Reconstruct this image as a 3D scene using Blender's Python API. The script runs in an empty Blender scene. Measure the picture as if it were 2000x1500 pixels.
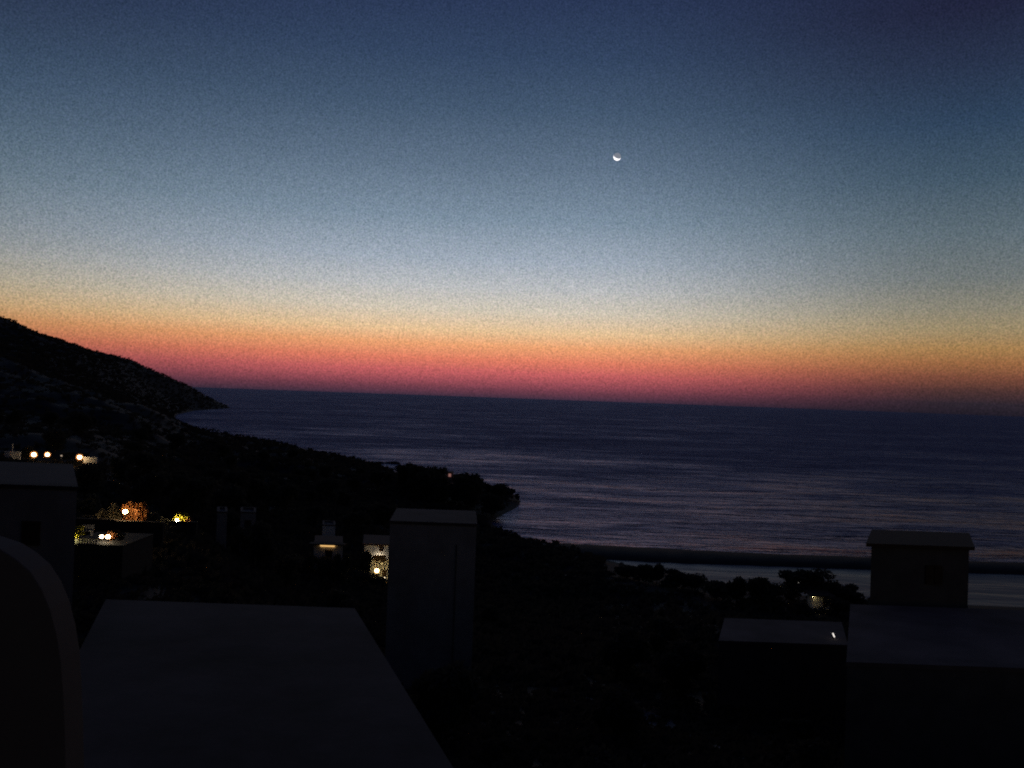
import bpy, math, random
import numpy as np
from mathutils import Vector, Matrix, noise as mnoise

C = bpy.context.scene.collection
S = bpy.context.scene
R = math.radians
random.seed(7)

# ------------------------------------------------------------------ camera
CAM_H = 35.0
PITCH, ROLL, FPX = R(0.82), R(2.03), 1600.3
cam_d = bpy.data.cameras.new('camera')
cam = bpy.data.objects.new('camera', cam_d); C.objects.link(cam)
cam_d.sensor_width = 36; cam_d.lens = 36 * FPX / 2000
cam_d.clip_start = 0.1; cam_d.clip_end = 60000
CM = Matrix.Translation((0, 0, CAM_H)) @ (Matrix.Rotation(R(90) + PITCH, 4, 'X') @ Matrix.Rotation(ROLL, 4, 'Z'))
cam.matrix_world = CM
S.camera = cam
ROT = CM.to_3x3()

def ray(x, y):
    """direction through a point of the photograph, scaled to unit distance along +Y"""
    d = ROT @ Vector(((x - 1000) / FPX, (750 - y) / FPX, -1))
    return d / d.y
def P(x, y, d):
    v = ray(x, y) * d
    return Vector((v.x, v.y, v.z + CAM_H))
def G(x, y, z=0.0):
    v = ray(x, y)
    return P(x, y, (z - CAM_H) / v.z)

# ------------------------------------------------------------------ sky
def lin(c):
    return tuple(((v / 255) / 12.92 if v <= 10 else ((v / 255 + 0.055) / 1.055) ** 2.4) for v in c)
def elev(x, y):
    v = ray(x, y).normalized()
    return math.degrees(math.asin(v.z))
SKY_C = [(0, (42, 56, 86)), (107, (51, 69, 97)), (213, (68, 88, 112)), (320, (94, 113, 134)), (427, (124, 143, 161)),
         (507, (159, 171, 185)), (560, (186, 189, 191)), (605, (209, 199, 181)), (645, (229, 194, 150)), (673, (234, 163, 114)),
         (701, (222, 125, 99)), (724, (196, 97, 97)), (744, (152, 76, 86)), (758, (110, 60, 74)), (771, (74, 49, 66)), (780, (46, 37, 54))]
SKY_R = [(0, (32, 36, 60)), (113, (39, 50, 74)), (227, (47, 67, 91)), (340, (66, 86, 103)), (453, (93, 108, 117)),
         (540, (111, 118, 118)), (600, (136, 132, 116)), (640, (154, 138, 106)), (680, (163, 126, 80)), (710, (151, 102, 66)),
         (737, (120, 74, 57)), (765, (74, 50, 49)), (790, (44, 37, 46)), (816, (28, 25, 36))]
def stops(tab, x):
    out = [(elev(x, y), lin(c)) for y, c in tab]
    out += [(-1.0, out[-1][1]), (36, lin((24, 31, 62))), (60, lin((21, 28, 56))), (90, lin((19, 25, 52)))]
    return sorted(out)

w = bpy.data.worlds.new('World'); S.world = w; w.use_nodes = True
nt = w.node_tree; nt.nodes.clear(); L = nt.links.new
def N(t, **kw):
    n = nt.nodes.new(t)
    for k, v in kw.items(): setattr(n, k, v)
    return n
def M(op, a, b=None, c=None, clamp=False):
    n = N('ShaderNodeMath', operation=op, use_clamp=clamp)
    for i, v in enumerate((a, b, c)):
        if v is None: continue
        if isinstance(v, (int, float)): n.inputs[i].default_value = v
        else: L(v, n.inputs[i])
    return n.outputs[0]
def MR(v, a, b, c, d, interp='SMOOTHSTEP'):
    n = N('ShaderNodeMapRange', interpolation_type=interp)
    L(v, n.inputs[0])
    for i, q in enumerate((a, b, c, d)): n.inputs[i + 1].default_value = q
    return n.outputs[0]
tc = N('ShaderNodeTexCoord'); sx = N('ShaderNodeSeparateXYZ'); L(tc.outputs['Generated'], sx.inputs[0])
el = M('DEGREES', M('ARCSINE', sx.outputs[2]))
t = M('SQRT', M('DIVIDE', M('ADD', el, 1.0), 91.0), clamp=True)
def ramp(st):
    n = N('ShaderNodeValToRGB'); r = n.color_ramp
    while len(r.elements) > 1: r.elements.remove(r.elements[-1])
    for i, (e, c) in enumerate(st):
        pos = math.sqrt(max(0, (e + 1) / 91))
        q = r.elements[0] if i == 0 else r.elements.new(pos)
        q.position = pos; q.color = (*c, 1)
    L(t, n.inputs[0]); return n.outputs[0]
az = M('ARCTAN2', sx.outputs[0], sx.outputs[1])                      # 0 ahead, positive to the right
side = M('MAXIMUM', MR(az, R(3), R(30), 0, 1), MR(az, R(-5), R(-52), 0, 1))
mix = N('ShaderNodeMix', data_type='RGBA'); L(side, mix.inputs[0])
L(ramp(stops(SKY_C, 900)), mix.inputs[6]); L(ramp(stops(SKY_R, 1960)), mix.inputs[7])
back = MR(M('ABSOLUTE', az), R(33), R(100), 1.0, 0.5)
# camera grain, painted into the sky colour as fine noise
nz = N('ShaderNodeTexNoise'); nz.inputs['Scale'].default_value = 560; nz.inputs['Detail'].default_value = 2
nz.inputs['Roughness'].default_value = 0.8
L(tc.outputs['Generated'], nz.inputs['Vector'])
grain = MR(nz.outputs['Fac'], 0.25, 0.75, 0.58, 1.42, 'LINEAR')
tone = N('ShaderNodeVectorMath', operation='MULTIPLY_ADD'); L(nz.outputs['Color'], tone.inputs[0])
tone.inputs[1].default_value = (0.36, 0.30, 0.36); tone.inputs[2].default_value = (0.82, 0.85, 0.82)
tint = N('ShaderNodeVectorMath', operation='MULTIPLY'); L(mix.outputs[2], tint.inputs[0]); L(tone.outputs[0], tint.inputs[1])
mul = N('ShaderNodeVectorMath', operation='SCALE'); L(tint.outputs[0], mul.inputs[0]); L(M('MULTIPLY', back, grain), mul.inputs['Scale'])
bg = N('ShaderNodeBackground'); L(mul.outputs[0], bg.inputs['Color']); bg.inputs['Strength'].default_value = 1.0
wo = N('ShaderNodeOutputWorld'); L(bg.outputs[0], wo.inputs['Surface'])

S.view_settings.view_transform = 'Standard'; S.view_settings.look = 'None'
S.view_settings.exposure = 0; S.view_settings.gamma = 1; S.view_settings.use_curve_mapping = False
S.cycles.use_denoising = False
S.cycles.use_light_tree = True; S.cycles.use_adaptive_sampling = False
S.cycles.pixel_filter_type = 'BLACKMAN_HARRIS'; S.cycles.filter_width = 2.0      # soft phone lens
S.cycles.max_bounces = 4; S.cycles.diffuse_bounces = 2; S.cycles.glossy_bounces = 2
S.cycles.sample_clamp_indirect = 2.0
S.cycles.caustics_reflective = False; S.cycles.caustics_refractive = False

# ------------------------------------------------------------------ helpers
class MB:
    def __init__(self): self.v, self.f = [], []
    def add(self, vs, fs):
        b = len(self.v); self.v += [tuple(q) for q in vs]; self.f += [tuple(b + i for i in q) for q in fs]; return self
    def box(self, c, s, rz=0.0, tilt=None):
        cx, cy, cz = c; hx, hy, hz = s[0] / 2, s[1] / 2, s[2] / 2
        m = Matrix.Rotation(rz, 3, 'Z')
        if tilt is not None: m = m @ tilt
        vs = [m @ Vector((x, y, z)) + Vector(c) for x in (-hx, hx) for y in (-hy, hy) for z in (-hz, hz)]
        return self.add(vs, [(0, 1, 3, 2), (4, 6, 7, 5), (0, 4, 5, 1), (2, 3, 7, 6), (0, 2, 6, 4), (1, 5, 7, 3)])
    def tube(self, pts, rad, n=8):
        pts = [Vector(p) for p in pts]; rad = rad if isinstance(rad, (list, tuple)) else [rad] * len(pts)
        rings = []
        for i, p in enumerate(pts):
            d = (pts[min(i + 1, len(pts) - 1)] - pts[max(i - 1, 0)]).normalized()
            a = d.orthogonal().normalized(); b = d.cross(a)
            rings.append([p + (a * math.cos(q) + b * math.sin(q)) * rad[i] for q in [2 * math.pi * k / n for k in range(n)]])
        vs = [q for r in rings for q in r]
        fs = [(i * n + k, i * n + (k + 1) % n, (i + 1) * n + (k + 1) % n, (i + 1) * n + k) for i in range(len(pts) - 1) for k in range(n)]
        fs += [tuple(range(n))[::-1], tuple((len(pts) - 1) * n + k for k in range(n))]
        return self.add(vs, fs)
    def ball(self, c, r, nu=12, nv=8, sq=(1, 1, 1)):
        c = Vector(c); vs = []
        for j in range(nv + 1):
            th = math.pi * j / nv
            for i in range(nu):
                ph = 2 * math.pi * i / nu
                vs.append(c + Vector((math.sin(th) * math.cos(ph) * sq[0], math.sin(th) * math.sin(ph) * sq[1], math.cos(th) * sq[2])) * r)
        fs = [(j * nu + i, (j + 1) * nu + i, (j + 1) * nu + (i + 1) % nu, j * nu + (i + 1) % nu) for j in range(nv) for i in range(nu)]
        return self.add(vs, fs)
    def mesh(self, name, mat, smooth=False):
        me = bpy.data.meshes.new(name); me.from_pydata(self.v, [], self.f); me.update()
        me.materials.append(mat)
        if smooth: me.polygons.foreach_set('use_smooth', [True] * len(me.polygons))
        return me
    def obj(self, name, mat, parent=None, loc=(0, 0, 0), smooth=False):
        return link(name, self.mesh(name, mat, smooth), parent, loc)

def link(name, me, parent=None, loc=(0, 0, 0)):
    o = bpy.data.objects.new(name, me); C.objects.link(o); o.location = loc
    if parent is not None: o.parent = parent
    return o
def tag(o, label=None, cat=None, group=None, kind=None):
    for k, v in (('label', label), ('category', cat), ('group', group), ('kind', kind)):
        if v: o[k] = v
    return o
def thing(name, label, cat, loc, rz=0.0, group=None):
    o = bpy.data.objects.new(name, None); C.objects.link(o); o.location = loc; o.rotation_euler = (0, 0, rz)
    o.empty_display_size = 0.3
    return tag(o, label, cat, group)

def mat(name, c1, c2=None, scale=2.0, rough=0.85, bump=0.15, spec=0.3, emit=None, strength=0.0, detail=6, coord='Object'):
    m = bpy.data.materials.new(name); m.use_nodes = True
    t = m.node_tree; b = t.nodes['Principled BSDF']; l = t.links.new
    b.inputs['Roughness'].default_value = rough
    b.inputs['Specular IOR Level'].default_value = spec
    b.inputs['Base Color'].default_value = (*c1, 1)
    if c2:
        tc = t.nodes.new('ShaderNodeTexCoord'); n = t.nodes.new('ShaderNodeTexNoise'); r = t.nodes.new('ShaderNodeValToRGB')
        n.inputs['Scale'].default_value = scale; n.inputs['Detail'].default_value = detail; n.inputs['Roughness'].default_value = 0.65
        l(tc.outputs[coord], n.inputs['Vector']); l(n.outputs['Fac'], r.inputs[0]); l(r.outputs[0], b.inputs['Base Color'])
        r.color_ramp.elements[0].position = 0.32; r.color_ramp.elements[1].position = 0.68
        r.color_ramp.elements[0].color = (*c1, 1); r.color_ramp.elements[1].color = (*c2, 1)
        if bump:
            bp = t.nodes.new('ShaderNodeBump'); bp.inputs['Strength'].default_value = bump; bp.inputs['Distance'].default_value = 0.1
            l(n.outputs['Fac'], bp.inputs['Height']); l(bp.outputs[0], b.inputs['Normal'])
    if emit:
        m.cycles.emission_sampling = 'FRONT'
        b.inputs['Emission Color'].default_value = (*emit, 1); b.inputs['Emission Strength'].default_value = strength
    return m

MT = dict(
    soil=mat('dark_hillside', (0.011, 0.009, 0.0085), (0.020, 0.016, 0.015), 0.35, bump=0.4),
    shingle=mat('dark_shingle', (0.018, 0.017, 0.018), (0.04, 0.037, 0.036), 2.5, bump=0.4),
    plaster=mat('pale_plaster', (0.24, 0.215, 0.20), (0.38, 0.34, 0.315), 0.45, bump=0.12),
    white=mat('white_limewash', (0.66, 0.63, 0.58), (0.76, 0.73, 0.68), 1.2, bump=0.05),
    grey=mat('grey_render', (0.16, 0.155, 0.16), (0.24, 0.23, 0.235), 0.7, bump=0.06),
    brown=mat('brown_stucco', (0.09, 0.075, 0.07), (0.14, 0.12, 0.11), 0.9, bump=0.06),
    screed=mat('roof_screed', (0.085, 0.064, 0.058), (0.24, 0.18, 0.16), 0.22, bump=0.15, detail=10),
    weathered=mat('weathered_screed', (0.035, 0.027, 0.025), (0.14, 0.105, 0.095), 0.3, bump=0.2, detail=10),
    tile=mat('clay_roof', (0.10, 0.055, 0.038), (0.17, 0.09, 0.06), 1.4, bump=0.3),
    wood=mat('dark_wood', (0.06, 0.035, 0.02), (0.10, 0.06, 0.035), 3.0, bump=0.1),
    glass=mat('dark_glass', (0.01, 0.011, 0.013), rough=0.12, spec=0.5),
    steel=mat('painted_steel', (0.05, 0.05, 0.052), rough=0.5),
    bark=mat('bark', (0.045, 0.034, 0.026), (0.085, 0.065, 0.05), 4.0, bump=0.4),
    leaf=mat('pine_green', (0.055, 0.055, 0.042), (0.095, 0.09, 0.07), 0.9, bump=0, rough=0.8, spec=0.1),
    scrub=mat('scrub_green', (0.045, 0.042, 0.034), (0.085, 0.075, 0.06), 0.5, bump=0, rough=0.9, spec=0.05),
    olive=mat('grey_olive', (0.09, 0.085, 0.065), (0.17, 0.155, 0.12), 0.9, bump=0, rough=0.8, spec=0.1),
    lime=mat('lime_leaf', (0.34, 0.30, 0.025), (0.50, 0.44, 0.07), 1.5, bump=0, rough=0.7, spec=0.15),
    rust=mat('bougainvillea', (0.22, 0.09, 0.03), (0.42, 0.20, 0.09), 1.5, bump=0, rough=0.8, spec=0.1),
    path=mat('worn_concrete', (0.10, 0.098, 0.096), (0.17, 0.165, 0.16), 0.6, bump=0.1),
    asphalt=mat('asphalt', (0.038, 0.037, 0.037), (0.06, 0.058, 0.056), 1.5, bump=0.1),
    pink=mat('pink_paint', (0.42, 0.24, 0.22), (0.52, 0.30, 0.27), 1.5, bump=0.05),
)
for k in ('leaf', 'scrub', 'olive', 'lime', 'rust'):      # leaves let some of the light behind them through
    t_ = MT[k].node_tree; b_ = t_.nodes['Principled BSDF']; tr = t_.nodes.new('ShaderNodeBsdfTranslucent'); mx = t_.nodes.new('ShaderNodeMixShader')
    t_.links.new(b_.inputs['Base Color'].links[0].from_socket, tr.inputs['Color']); mx.inputs[0].default_value = 0.4
    t_.links.new(b_.outputs[0], mx.inputs[1]); t_.links.new(tr.outputs[0], mx.inputs[2])
    t_.links.new(mx.outputs[0], t_.nodes['Material Output'].inputs['Surface'])
def glow(name, col, s): return mat(name, (0.8, 0.8, 0.8), emit=col, strength=s)

# ------------------------------------------------------------------ land and water
def q(x, y): g = G(x, y); return (g.x, g.y)
COAST = [q(450, 797), q(418, 799.5), q(380, 802), q(345, 810), q(338, 818), q(362, 828), q(375, 840), q(395, 849), q(430, 851), q(480, 853.5), q(520, 861), q(560, 869),
         q(640, 886), q(690, 895), q(740, 907), q(765, 917), q(778, 924), q(800, 926), q(850, 928), q(905, 932), q(945, 943), q(985, 955), q(1010, 968), q(1018, 980),
         q(1008, 992), q(985, 1004), q(966, 1014), q(960, 1022), q(975, 1032), q(1000, 1042), q(1030, 1052), q(1060, 1060),
         q(1120, 1067), q(1160, 1085), q(1195, 1096), q(1240, 1105), q(1300, 1118), q(1380, 1136), q(1450, 1150), q(1600, 1165), q(1800, 1177), q(2000, 1186), (190, 150), (420, 158),
         (6000, 300), (6000, -400), (-6000, -400), (-6000, 2600), (-1900, 2300), (-900, 1800), (-620, 1560), (-505, 1420)]
def sdist(X, Y, poly):
    """signed distance to a polygon, positive inside"""
    d2 = np.full(X.shape, 1e18); ins = np.zeros(X.shape, bool)
    n = len(poly)
    for i in range(n):
        ax, ay = poly[i]; bx, by = poly[(i + 1) % n]
        ex, ey = bx - ax, by - ay
        tt = np.clip(((X - ax) * ex + (Y - ay) * ey) / (ex * ex + ey * ey + 1e-9), 0, 1)
        d2 = np.minimum(d2, (X - ax - tt * ex) ** 2 + (Y - ay - tt * ey) ** 2)
        c = ((ay > Y) != (by > Y)) & (X < ex * (Y - ay) / (ey if abs(ey) > 1e-9 else 1e-9) + ax)
        ins ^= c
    return np.where(ins, 1, -1) * np.sqrt(d2)
def sky_z(x, y, d): return P(x, y, d).z
CTRL = []
def cp(x, d, z): CTRL.append((ray(x, 770).x, math.log(d), z))
for x in (-900, -300, 100, 300): cp(x, 6, 25); cp(x, 22, 22); cp(x, 45, 18.5)
for x in (-900, -300, 0, 200): cp(x, 68, 18.6); cp(x, 90, 18.4); cp(x, 150, 18.8); cp(x, 220, 21); cp(x, 380, 27)
for x in (150, 200, 250, 300): cp(x, 66, 18.9); cp(x, 82, 18.9); cp(x, 97, 18.6)
for x in (-60, 20, 60, 110, 160, 190): cp(x, 149, 20.2); cp(x, 156, 20.2)
cp(360, 91, 18.6); cp(345, 93, 18.6); cp(375, 94, 18.2); cp(340, 70, 17.6); cp(340, 150, 14); cp(340, 300, 9)
cp(500, 22, 20); cp(500, 50, 16); cp(500, 100, 12); cp(520, 200, 6); cp(520, 400, 3)
for x in (390, 430): cp(x, 300, 7); cp(x, 400, 7); cp(x, 520, 4)
cp(330, 420, 16); cp(360, 560, 6); cp(350, 700, 3); cp(300, 700, 24)
cp(470, 300, 5); cp(560, 300, 4); cp(650, 110, 9.5); cp(740, 120, 6.6); cp(760, 80, 9.5); cp(850, 60, 13.5); cp(850, 120, 5); cp(900, 200, 3.0); cp(850, 260, 3.2); cp(700, 300, 3)
cp(1000, 20, 22.5); cp(1000, 50, 14.5); cp(1000, 90, 7.5); cp(1000, 150, 2.2)
for x in (1300, 1600, 1900, 2400): cp(x, 6, 25); cp(x, 22, 21.5); cp(x, 45, 15.5); cp(x, 70, 10.5); cp(x, 100, 6); cp(x, 130, 3.2); cp(x, 150, 1.5)
cp(1000, 6, 25.5); cp(500, 6, 25.5)
RIDGE = [(-600, 380, 1150), (-300, 505, 1130), (-120, 580, 1120), (0, 624, 1120), (60, 656, 1130), (130, 674, 1160), (190, 691, 1190), (250, 703, 1230), (262, 709, 1235), (310, 735, 1265), (370, 755, 1300), (395, 772, 1320), (425, 788, 1330)]
for x, y, d in RIDGE:
    cp(x, d, sky_z(x, y, d)); cp(x, d * 1.25, sky_z(x, y, d) * 0.5)
for x in (-600, -300, 0, 120, 200): cp(x, 600, 48 - 0.05 * x); cp(x, 850, 75 - 0.09 * x)
cp(280, 600, 20); cp(280, 850, 34); cp(330, 1000, 22)
CT = np.array(CTRL); CW = np.array([1.6, 1.0])
def kern(a, b): return np.sqrt(((a[:, None, :] - b[None, :, :]) ** 2).sum(-1))
ctx = CT[:, :2] * CW
RBF = np.linalg.solve(kern(ctx, ctx) + np.eye(len(ctx)) * 1e-6, CT[:, 2])
_r = np.random.RandomState(3)
OCT = [(2 * math.pi / wl * np.array([math.cos(a), math.sin(a)]), ph, amp) for wl, amp in ((60, .9), (34, .6), (19, .35), (11, .2), (6.5, .12)) for a, ph in zip(_r.rand(3) * 6.28, _r.rand(3) * 6.28)]
def land(X, Y):
    X = np.asarray(X, float); Y = np.asarray(Y, float); sh = X.shape
    X = X.ravel(); Y = Y.ravel(); Yc = np.maximum(Y, 3)
    f = np.stack([X / Yc, np.log(Yc)], 1) * CW
    z = np.concatenate([kern(f[i:i + 20000], ctx) @ RBF for i in range(0, len(f), 20000)])
    sd = sdist(X, Y, COAST)
    bump = sum(a * np.sin(k[0] * X + k[1] * Y + p) for k, p, a in OCT) * 0.33
    bump = bump * np.clip(Y / 120, 0.25, 3.0) * np.clip(sd / 25, 0, 1)
    slope = 0.11 + 0.08 * np.clip((Y - 262) / 120, 0, 1) + 0.3 * np.clip((Y - 620) / 250, 0, 1)
    edge = np.where(sd > 0, 0.05 + slope * sd + 0.3 * np.maximum(sd - 40, 0), np.maximum(sd * 0.25, -6))
    return np.where(sd > 0, np.minimum(np.maximum(z + bump, 0.5), edge), edge).reshape(sh)
def gz(x, y): return float(land(np.array([x]), np.array([y]))[0])

def grid_mesh(name, X, Y, Z, material, kind='structure', smooth=True, keep=None):
    nv, nu = X.shape
    co = np.stack([X, Y, Z], -1).reshape(-1, 3)
    i = np.arange(nv * nu).reshape(nv, nu)
    fs = np.stack([i[:-1, :-1], i[:-1, 1:], i[1:, 1:], i[1:, :-1]], -1).reshape(-1, 4)
    if keep is not None: fs = fs[keep[fs].any(1)]
    me = bpy.data.meshes.new(name); me.from_pydata(co.tolist(), [], fs.tolist()); me.update(); me.materials.append(material)
    if smooth: me.polygons.foreach_set('use_smooth', [True] * len(me.polygons))
    o = link(name, me); o['kind'] = kind
    return o
us = np.concatenate([np.linspace(-2.4, -0.75, 60)[:-1], np.linspace(-0.75, 0.75, 420), np.linspace(0.75, 2.4, 60)[1:]])
ys = np.exp(np.linspace(math.log(3), math.log(1900), 330))
U, Yg = np.meshgrid(us, ys); Xg = U * Yg
Zg = land(Xg, Yg)
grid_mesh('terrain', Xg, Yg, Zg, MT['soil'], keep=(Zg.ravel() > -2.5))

# sandbar between bay and lagoon: a long low bank, rounded across
top = [G(x, y) for x, y in ((1030, 1052), (1062, 1060.5), (1120, 1063.5), (1200, 1067.5), (1300, 1073), (1400, 1078), (1500, 1083), (1600, 1086.5), (1700, 1090.5), (1850, 1096), (2000, 1101))]
bot = [G(x, y) for x, y in ((1030, 1085), (1062, 1088), (1120, 1091), (1200, 1094), (1300, 1099.5), (1400, 1103), (1500, 1106), (1600, 1109.5), (1700, 1113), (1850, 1118), (2000, 1123))]
for i in range(1, 8):
    e = top[-1] - top[-2]; f = bot[-1] - bot[-2]
    top.append(top[-1] + e); bot.append(bot[-1] + f)
prof = [(-0.12, -1.0), (0.0, 0.02), (0.08, 0.5), (0.2, 0.85), (0.45, 1.0), (0.7, 0.95), (0.88, 0.55), (1.0, 0.02), (1.12, -1.0)]
def resample(a, n):
    tt = np.linspace(0, len(a) - 1, n); A = np.array([(p.x, p.y) for p in a])
    return np.stack([np.interp(tt, range(len(a)), A[:, k]) for k in (0, 1)], 1)
TA, BA = resample(top, 260), resample(bot, 260)
X = np.zeros((260, len(prof))); Y = X.copy(); Z = X.copy()
for i in range(260):
    j0, j1 = 0.25 * mnoise.noise(Vector((i * 0.13, 0, 0))), 0.5 * mnoise.noise(Vector((i * 0.17, 9, 0)))
    for k, (a, h) in enumerate(prof):
        a2 = a
        p = BA[i] * (1 - a2) + TA[i] * a2
        X[i, k], Y[i, k] = p[0], p[1] + (j1 if a < 0.3 else j0 if a > 0.8 else 0)
        Z[i, k] = h * (1.0 + 0.18 * mnoise.noise(Vector((i * 0.2, k * 0.6, 3)))) if h > 0 else h
grid_mesh('sandbar', X, Y, Z, MT['shingle'])

def water(name, rough0, rough1, bumps, deep, sheen, fres=0.62, lanes=((0.0045, 0.012, 0.13), (0.02, 0.06, 0.13))):
    m = bpy.data.materials.new(name); m.use_nodes = True; t = m.node_tree; l = t.links.new
    t.nodes.remove(t.nodes['Principled BSDF'])
    def nd(k): return t.nodes.new('ShaderNode' + k)
    geo = nd('NewGeometry')
    def noise(sx, sy, detail, rough=0.55, w=0.0):
        mp = nd('Mapping'); mp.inputs['Scale'].default_value = (sx, sy, 1); mp.inputs['Location'].default_value = (w, w, 0)
        n = nd('TexNoise'); n.inputs['Scale'].default_value = 1; n.inputs['Detail'].default_value = detail
        n.inputs['Roughness'].default_value = rough; n.inputs['Distortion'].default_value = 0.7
        l(geo.outputs['Position'], mp.inputs[0]); l(mp.outputs[0], n.inputs['Vector']); return n.outputs['Fac']
    sp = nd('SeparateXYZ'); l(geo.outputs['Position'], sp.inputs[0])
    r = nd('MapRange'); r.inputs[1].default_value = 185; r.inputs[2].default_value = 560      # sheltered bay, windier offshore
    r.inputs[3].default_value = rough0; r.inputs[4].default_value = rough1; l(sp.outputs[1], r.inputs[0])
    out = r.outputs[0]
    for q_, (fx, fy, amp) in enumerate(lanes):                     # gusts and slicks
        r2 = nd('MapRange'); r2.inputs[1].default_value = 0.34; r2.inputs[2].default_value = 0.66
        r2.inputs[3].default_value = -amp; r2.inputs[4].default_value = amp; l(noise(fx, fy, 4, 0.62, 11.0 * q_), r2.inputs[0])
        ad = nd('Math'); ad.operation = 'ADD'; ad.use_clamp = True
        l(out, ad.inputs[0]); l(r2.outputs[0], ad.inputs[1]); out = ad.outputs[0]
    prev = None
    for (fx, fy, det, st, dist, ww) in bumps:
        bp = nd('Bump'); bp.inputs['Strength'].default_value = st; bp.inputs['Distance'].default_value = dist
        l(noise(fx, fy, det, 0.6, ww), bp.inputs['Height'])
        if prev: l(prev, bp.inputs['Normal'])
        prev = bp.outputs[0]
    gl = nd('BsdfGlossy'); gl.inputs['Color'].default_value = (*sheen, 1); l(out, gl.inputs['Roughness']); l(prev, gl.inputs['Normal'])
    df = nd('BsdfDiffuse'); df.inputs['Color'].default_value = (*deep, 1); l(prev, df.inputs['Normal'])
    fr = nd('Fresnel'); fr.inputs['IOR'].default_value = 1.33; l(prev, fr.inputs['Normal'])
    mu = nd('Math'); mu.operation = 'MULTIPLY'; mu.inputs[1].default_value = fres; l(fr.outputs[0], mu.inputs[0])
    mx = nd('MixShader'); l(mu.outputs[0], mx.inputs[0]); l(df.outputs[0], mx.inputs[1]); l(gl.outputs[0], mx.inputs[2])
    l(mx.outputs[0], t.nodes['Material Output'].inputs['Surface'])
    return m
SEA = water('sea_water', 0.28, 0.56, [(0.02, 0.07, 3, 0.9, 3.0, 0), (0.09, 0.32, 4, 1.0, 0.8, 40)], (0.008, 0.007, 0.020), (0.46, 0.47, 0.66), fres=0.88)
LAG = water('lagoon_water', 0.34, 0.34, [(0.05, 0.25, 3, 0.6, 0.3, 7)], (0.02, 0.018, 0.03), (0.74, 0.68, 0.70), fres=0.85, lanes=((0.02, 0.12, 0.10),))
# sea: one sheet to the horizon
rs = np.concatenate([[0.0], np.exp(np.linspace(math.log(60), math.log(12000), 60))]); th = np.linspace(0, 2 * math.pi, 145)
RR, TT = np.meshgrid(rs, th, indexing='ij')
grid_mesh('sea', RR * np.sin(TT), RR * np.cos(TT), RR * 0 - 0.001, SEA)
mb = MB()
lag = [(0, 0)]
A = [tuple(p) for p in (BA * 0.6 + TA * 0.4)]
near = [(x, 118.0) for x, _ in A]
for i in range(len(A)): mb.v += [(near[i][0], near[i][1], 0.02), (A[i][0], A[i][1], 0.02)]
for i in range(len(A) - 1): mb.f.append((2 * i, 2 * i + 2, 2 * i + 3, 2 * i + 1))
mb.obj('lagoon', LAG)['kind'] = 'structure'

# ------------------------------------------------------------------ vegetation
def crown_mb(seed, w, h, n, leaf, flat=0.0, z0=0.0, lobes=11):
    """leaf clumps spread through the volume of several uneven boughs; base of the crown at z0"""
    rnd = random.Random(seed); mb = MB(); L_ = []
    for k in range(lobes):
        a = rnd.random() * 6.283; r = math.sqrt(rnd.random()) * 0.62
        zz = rnd.random() ** (0.8 if flat < 0.5 else 0.5)
        shrink = 1 - 0.55 * abs(zz - 0.45) * (1 - flat)
        L_.append((Vector((math.cos(a) * r * w * 0.5 * shrink, math.sin(a) * r * w * 0.5 * shrink, z0 + h * (0.12 + 0.74 * zz))),
                   rnd.uniform(0.16, 0.30) * w, rnd.uniform(0.12, 0.20) * h + 0.04 * w))
    for i in range(n):
        c, rr, rh = L_[i % lobes]
        d = Vector((rnd.gauss(0, 1), rnd.gauss(0, 1), rnd.gauss(0, 1))).normalized() * (rnd.random() ** 0.45) * rnd.uniform(0.85, 1.12)
        p = c + Vector((d.x * rr, d.y * rr, d.z * rh))
        a = Vector((rnd.gauss(0, 1), rnd.gauss(0, 1), rnd.gauss(0, .6))).normalized(); b = a.orthogonal().normalized()
        b = Matrix.Rotation(rnd.random() * 6.28, 3, a) @ b; s = leaf * rnd.uniform(0.6, 1.3)
        mb.add([p - a * s, p + b * s * 0.55, p + a * s, p - b * s * 0.55], [(0, 1, 2, 3)])
    return mb, L_
def trunk_mb(seed, h, r, L_, limbs=5):
    rnd = random.Random(seed + 99); mb = MB()
    b1, b2 = rnd.uniform(-.06, .06) * h, rnd.uniform(-.06, .06) * h
    mb.tube([(0, 0, -0.6), (0, 0, 0.05), (b1 * .5, b2 * .4, h * .4), (b1, b2, h * .75), (b1 * 1.2, b2 * .8, h)], [r * 1.35, r * 1.15, r * .8, r * .5, r * .2], 8)
    for c, rr, rh in L_[:limbs]:
        s = Vector((b1 * .6, b2 * .5, h * rnd.uniform(.38, .6))); m_ = (s + c) / 2 + Vector((0, 0, -0.06 * h))
        mb.tube([s, m_, c], [r * .45, r * .3, r * .1], 6)
    return mb
class Kind:
    def __init__(self, seed, w, h, stem, n, leaf, flat=0.0, m='leaf', r=0.18):
        c, L_ = crown_mb(seed, w, h - stem, n, leaf, flat, stem)
        self.crown = c.mesh('crown', MT[m]); self.trunk = trunk_mb(seed, stem + (h - stem) * 0.55, r, L_).mesh('trunk', MT['bark'])
PINE = [Kind(11 + i, 7.5, 8.5, 2.0, 2600, 0.42, 0.6) for i in range(3)]
ROUND = [Kind(31 + i, 7.0, 6.5, 1.0, 2600, 0.40, 0.2) for i in range(3)]
BUSH = [Kind(51 + i, 4.2, 3.0, 0.2, 1400, 0.28, 0.1, r=0.1) for i in range(3)]
SPIRE = [Kind(71, 2.6, 8.0, 0.6, 1500, 0.28, 0.0)]
SPECIAL = {}
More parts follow.
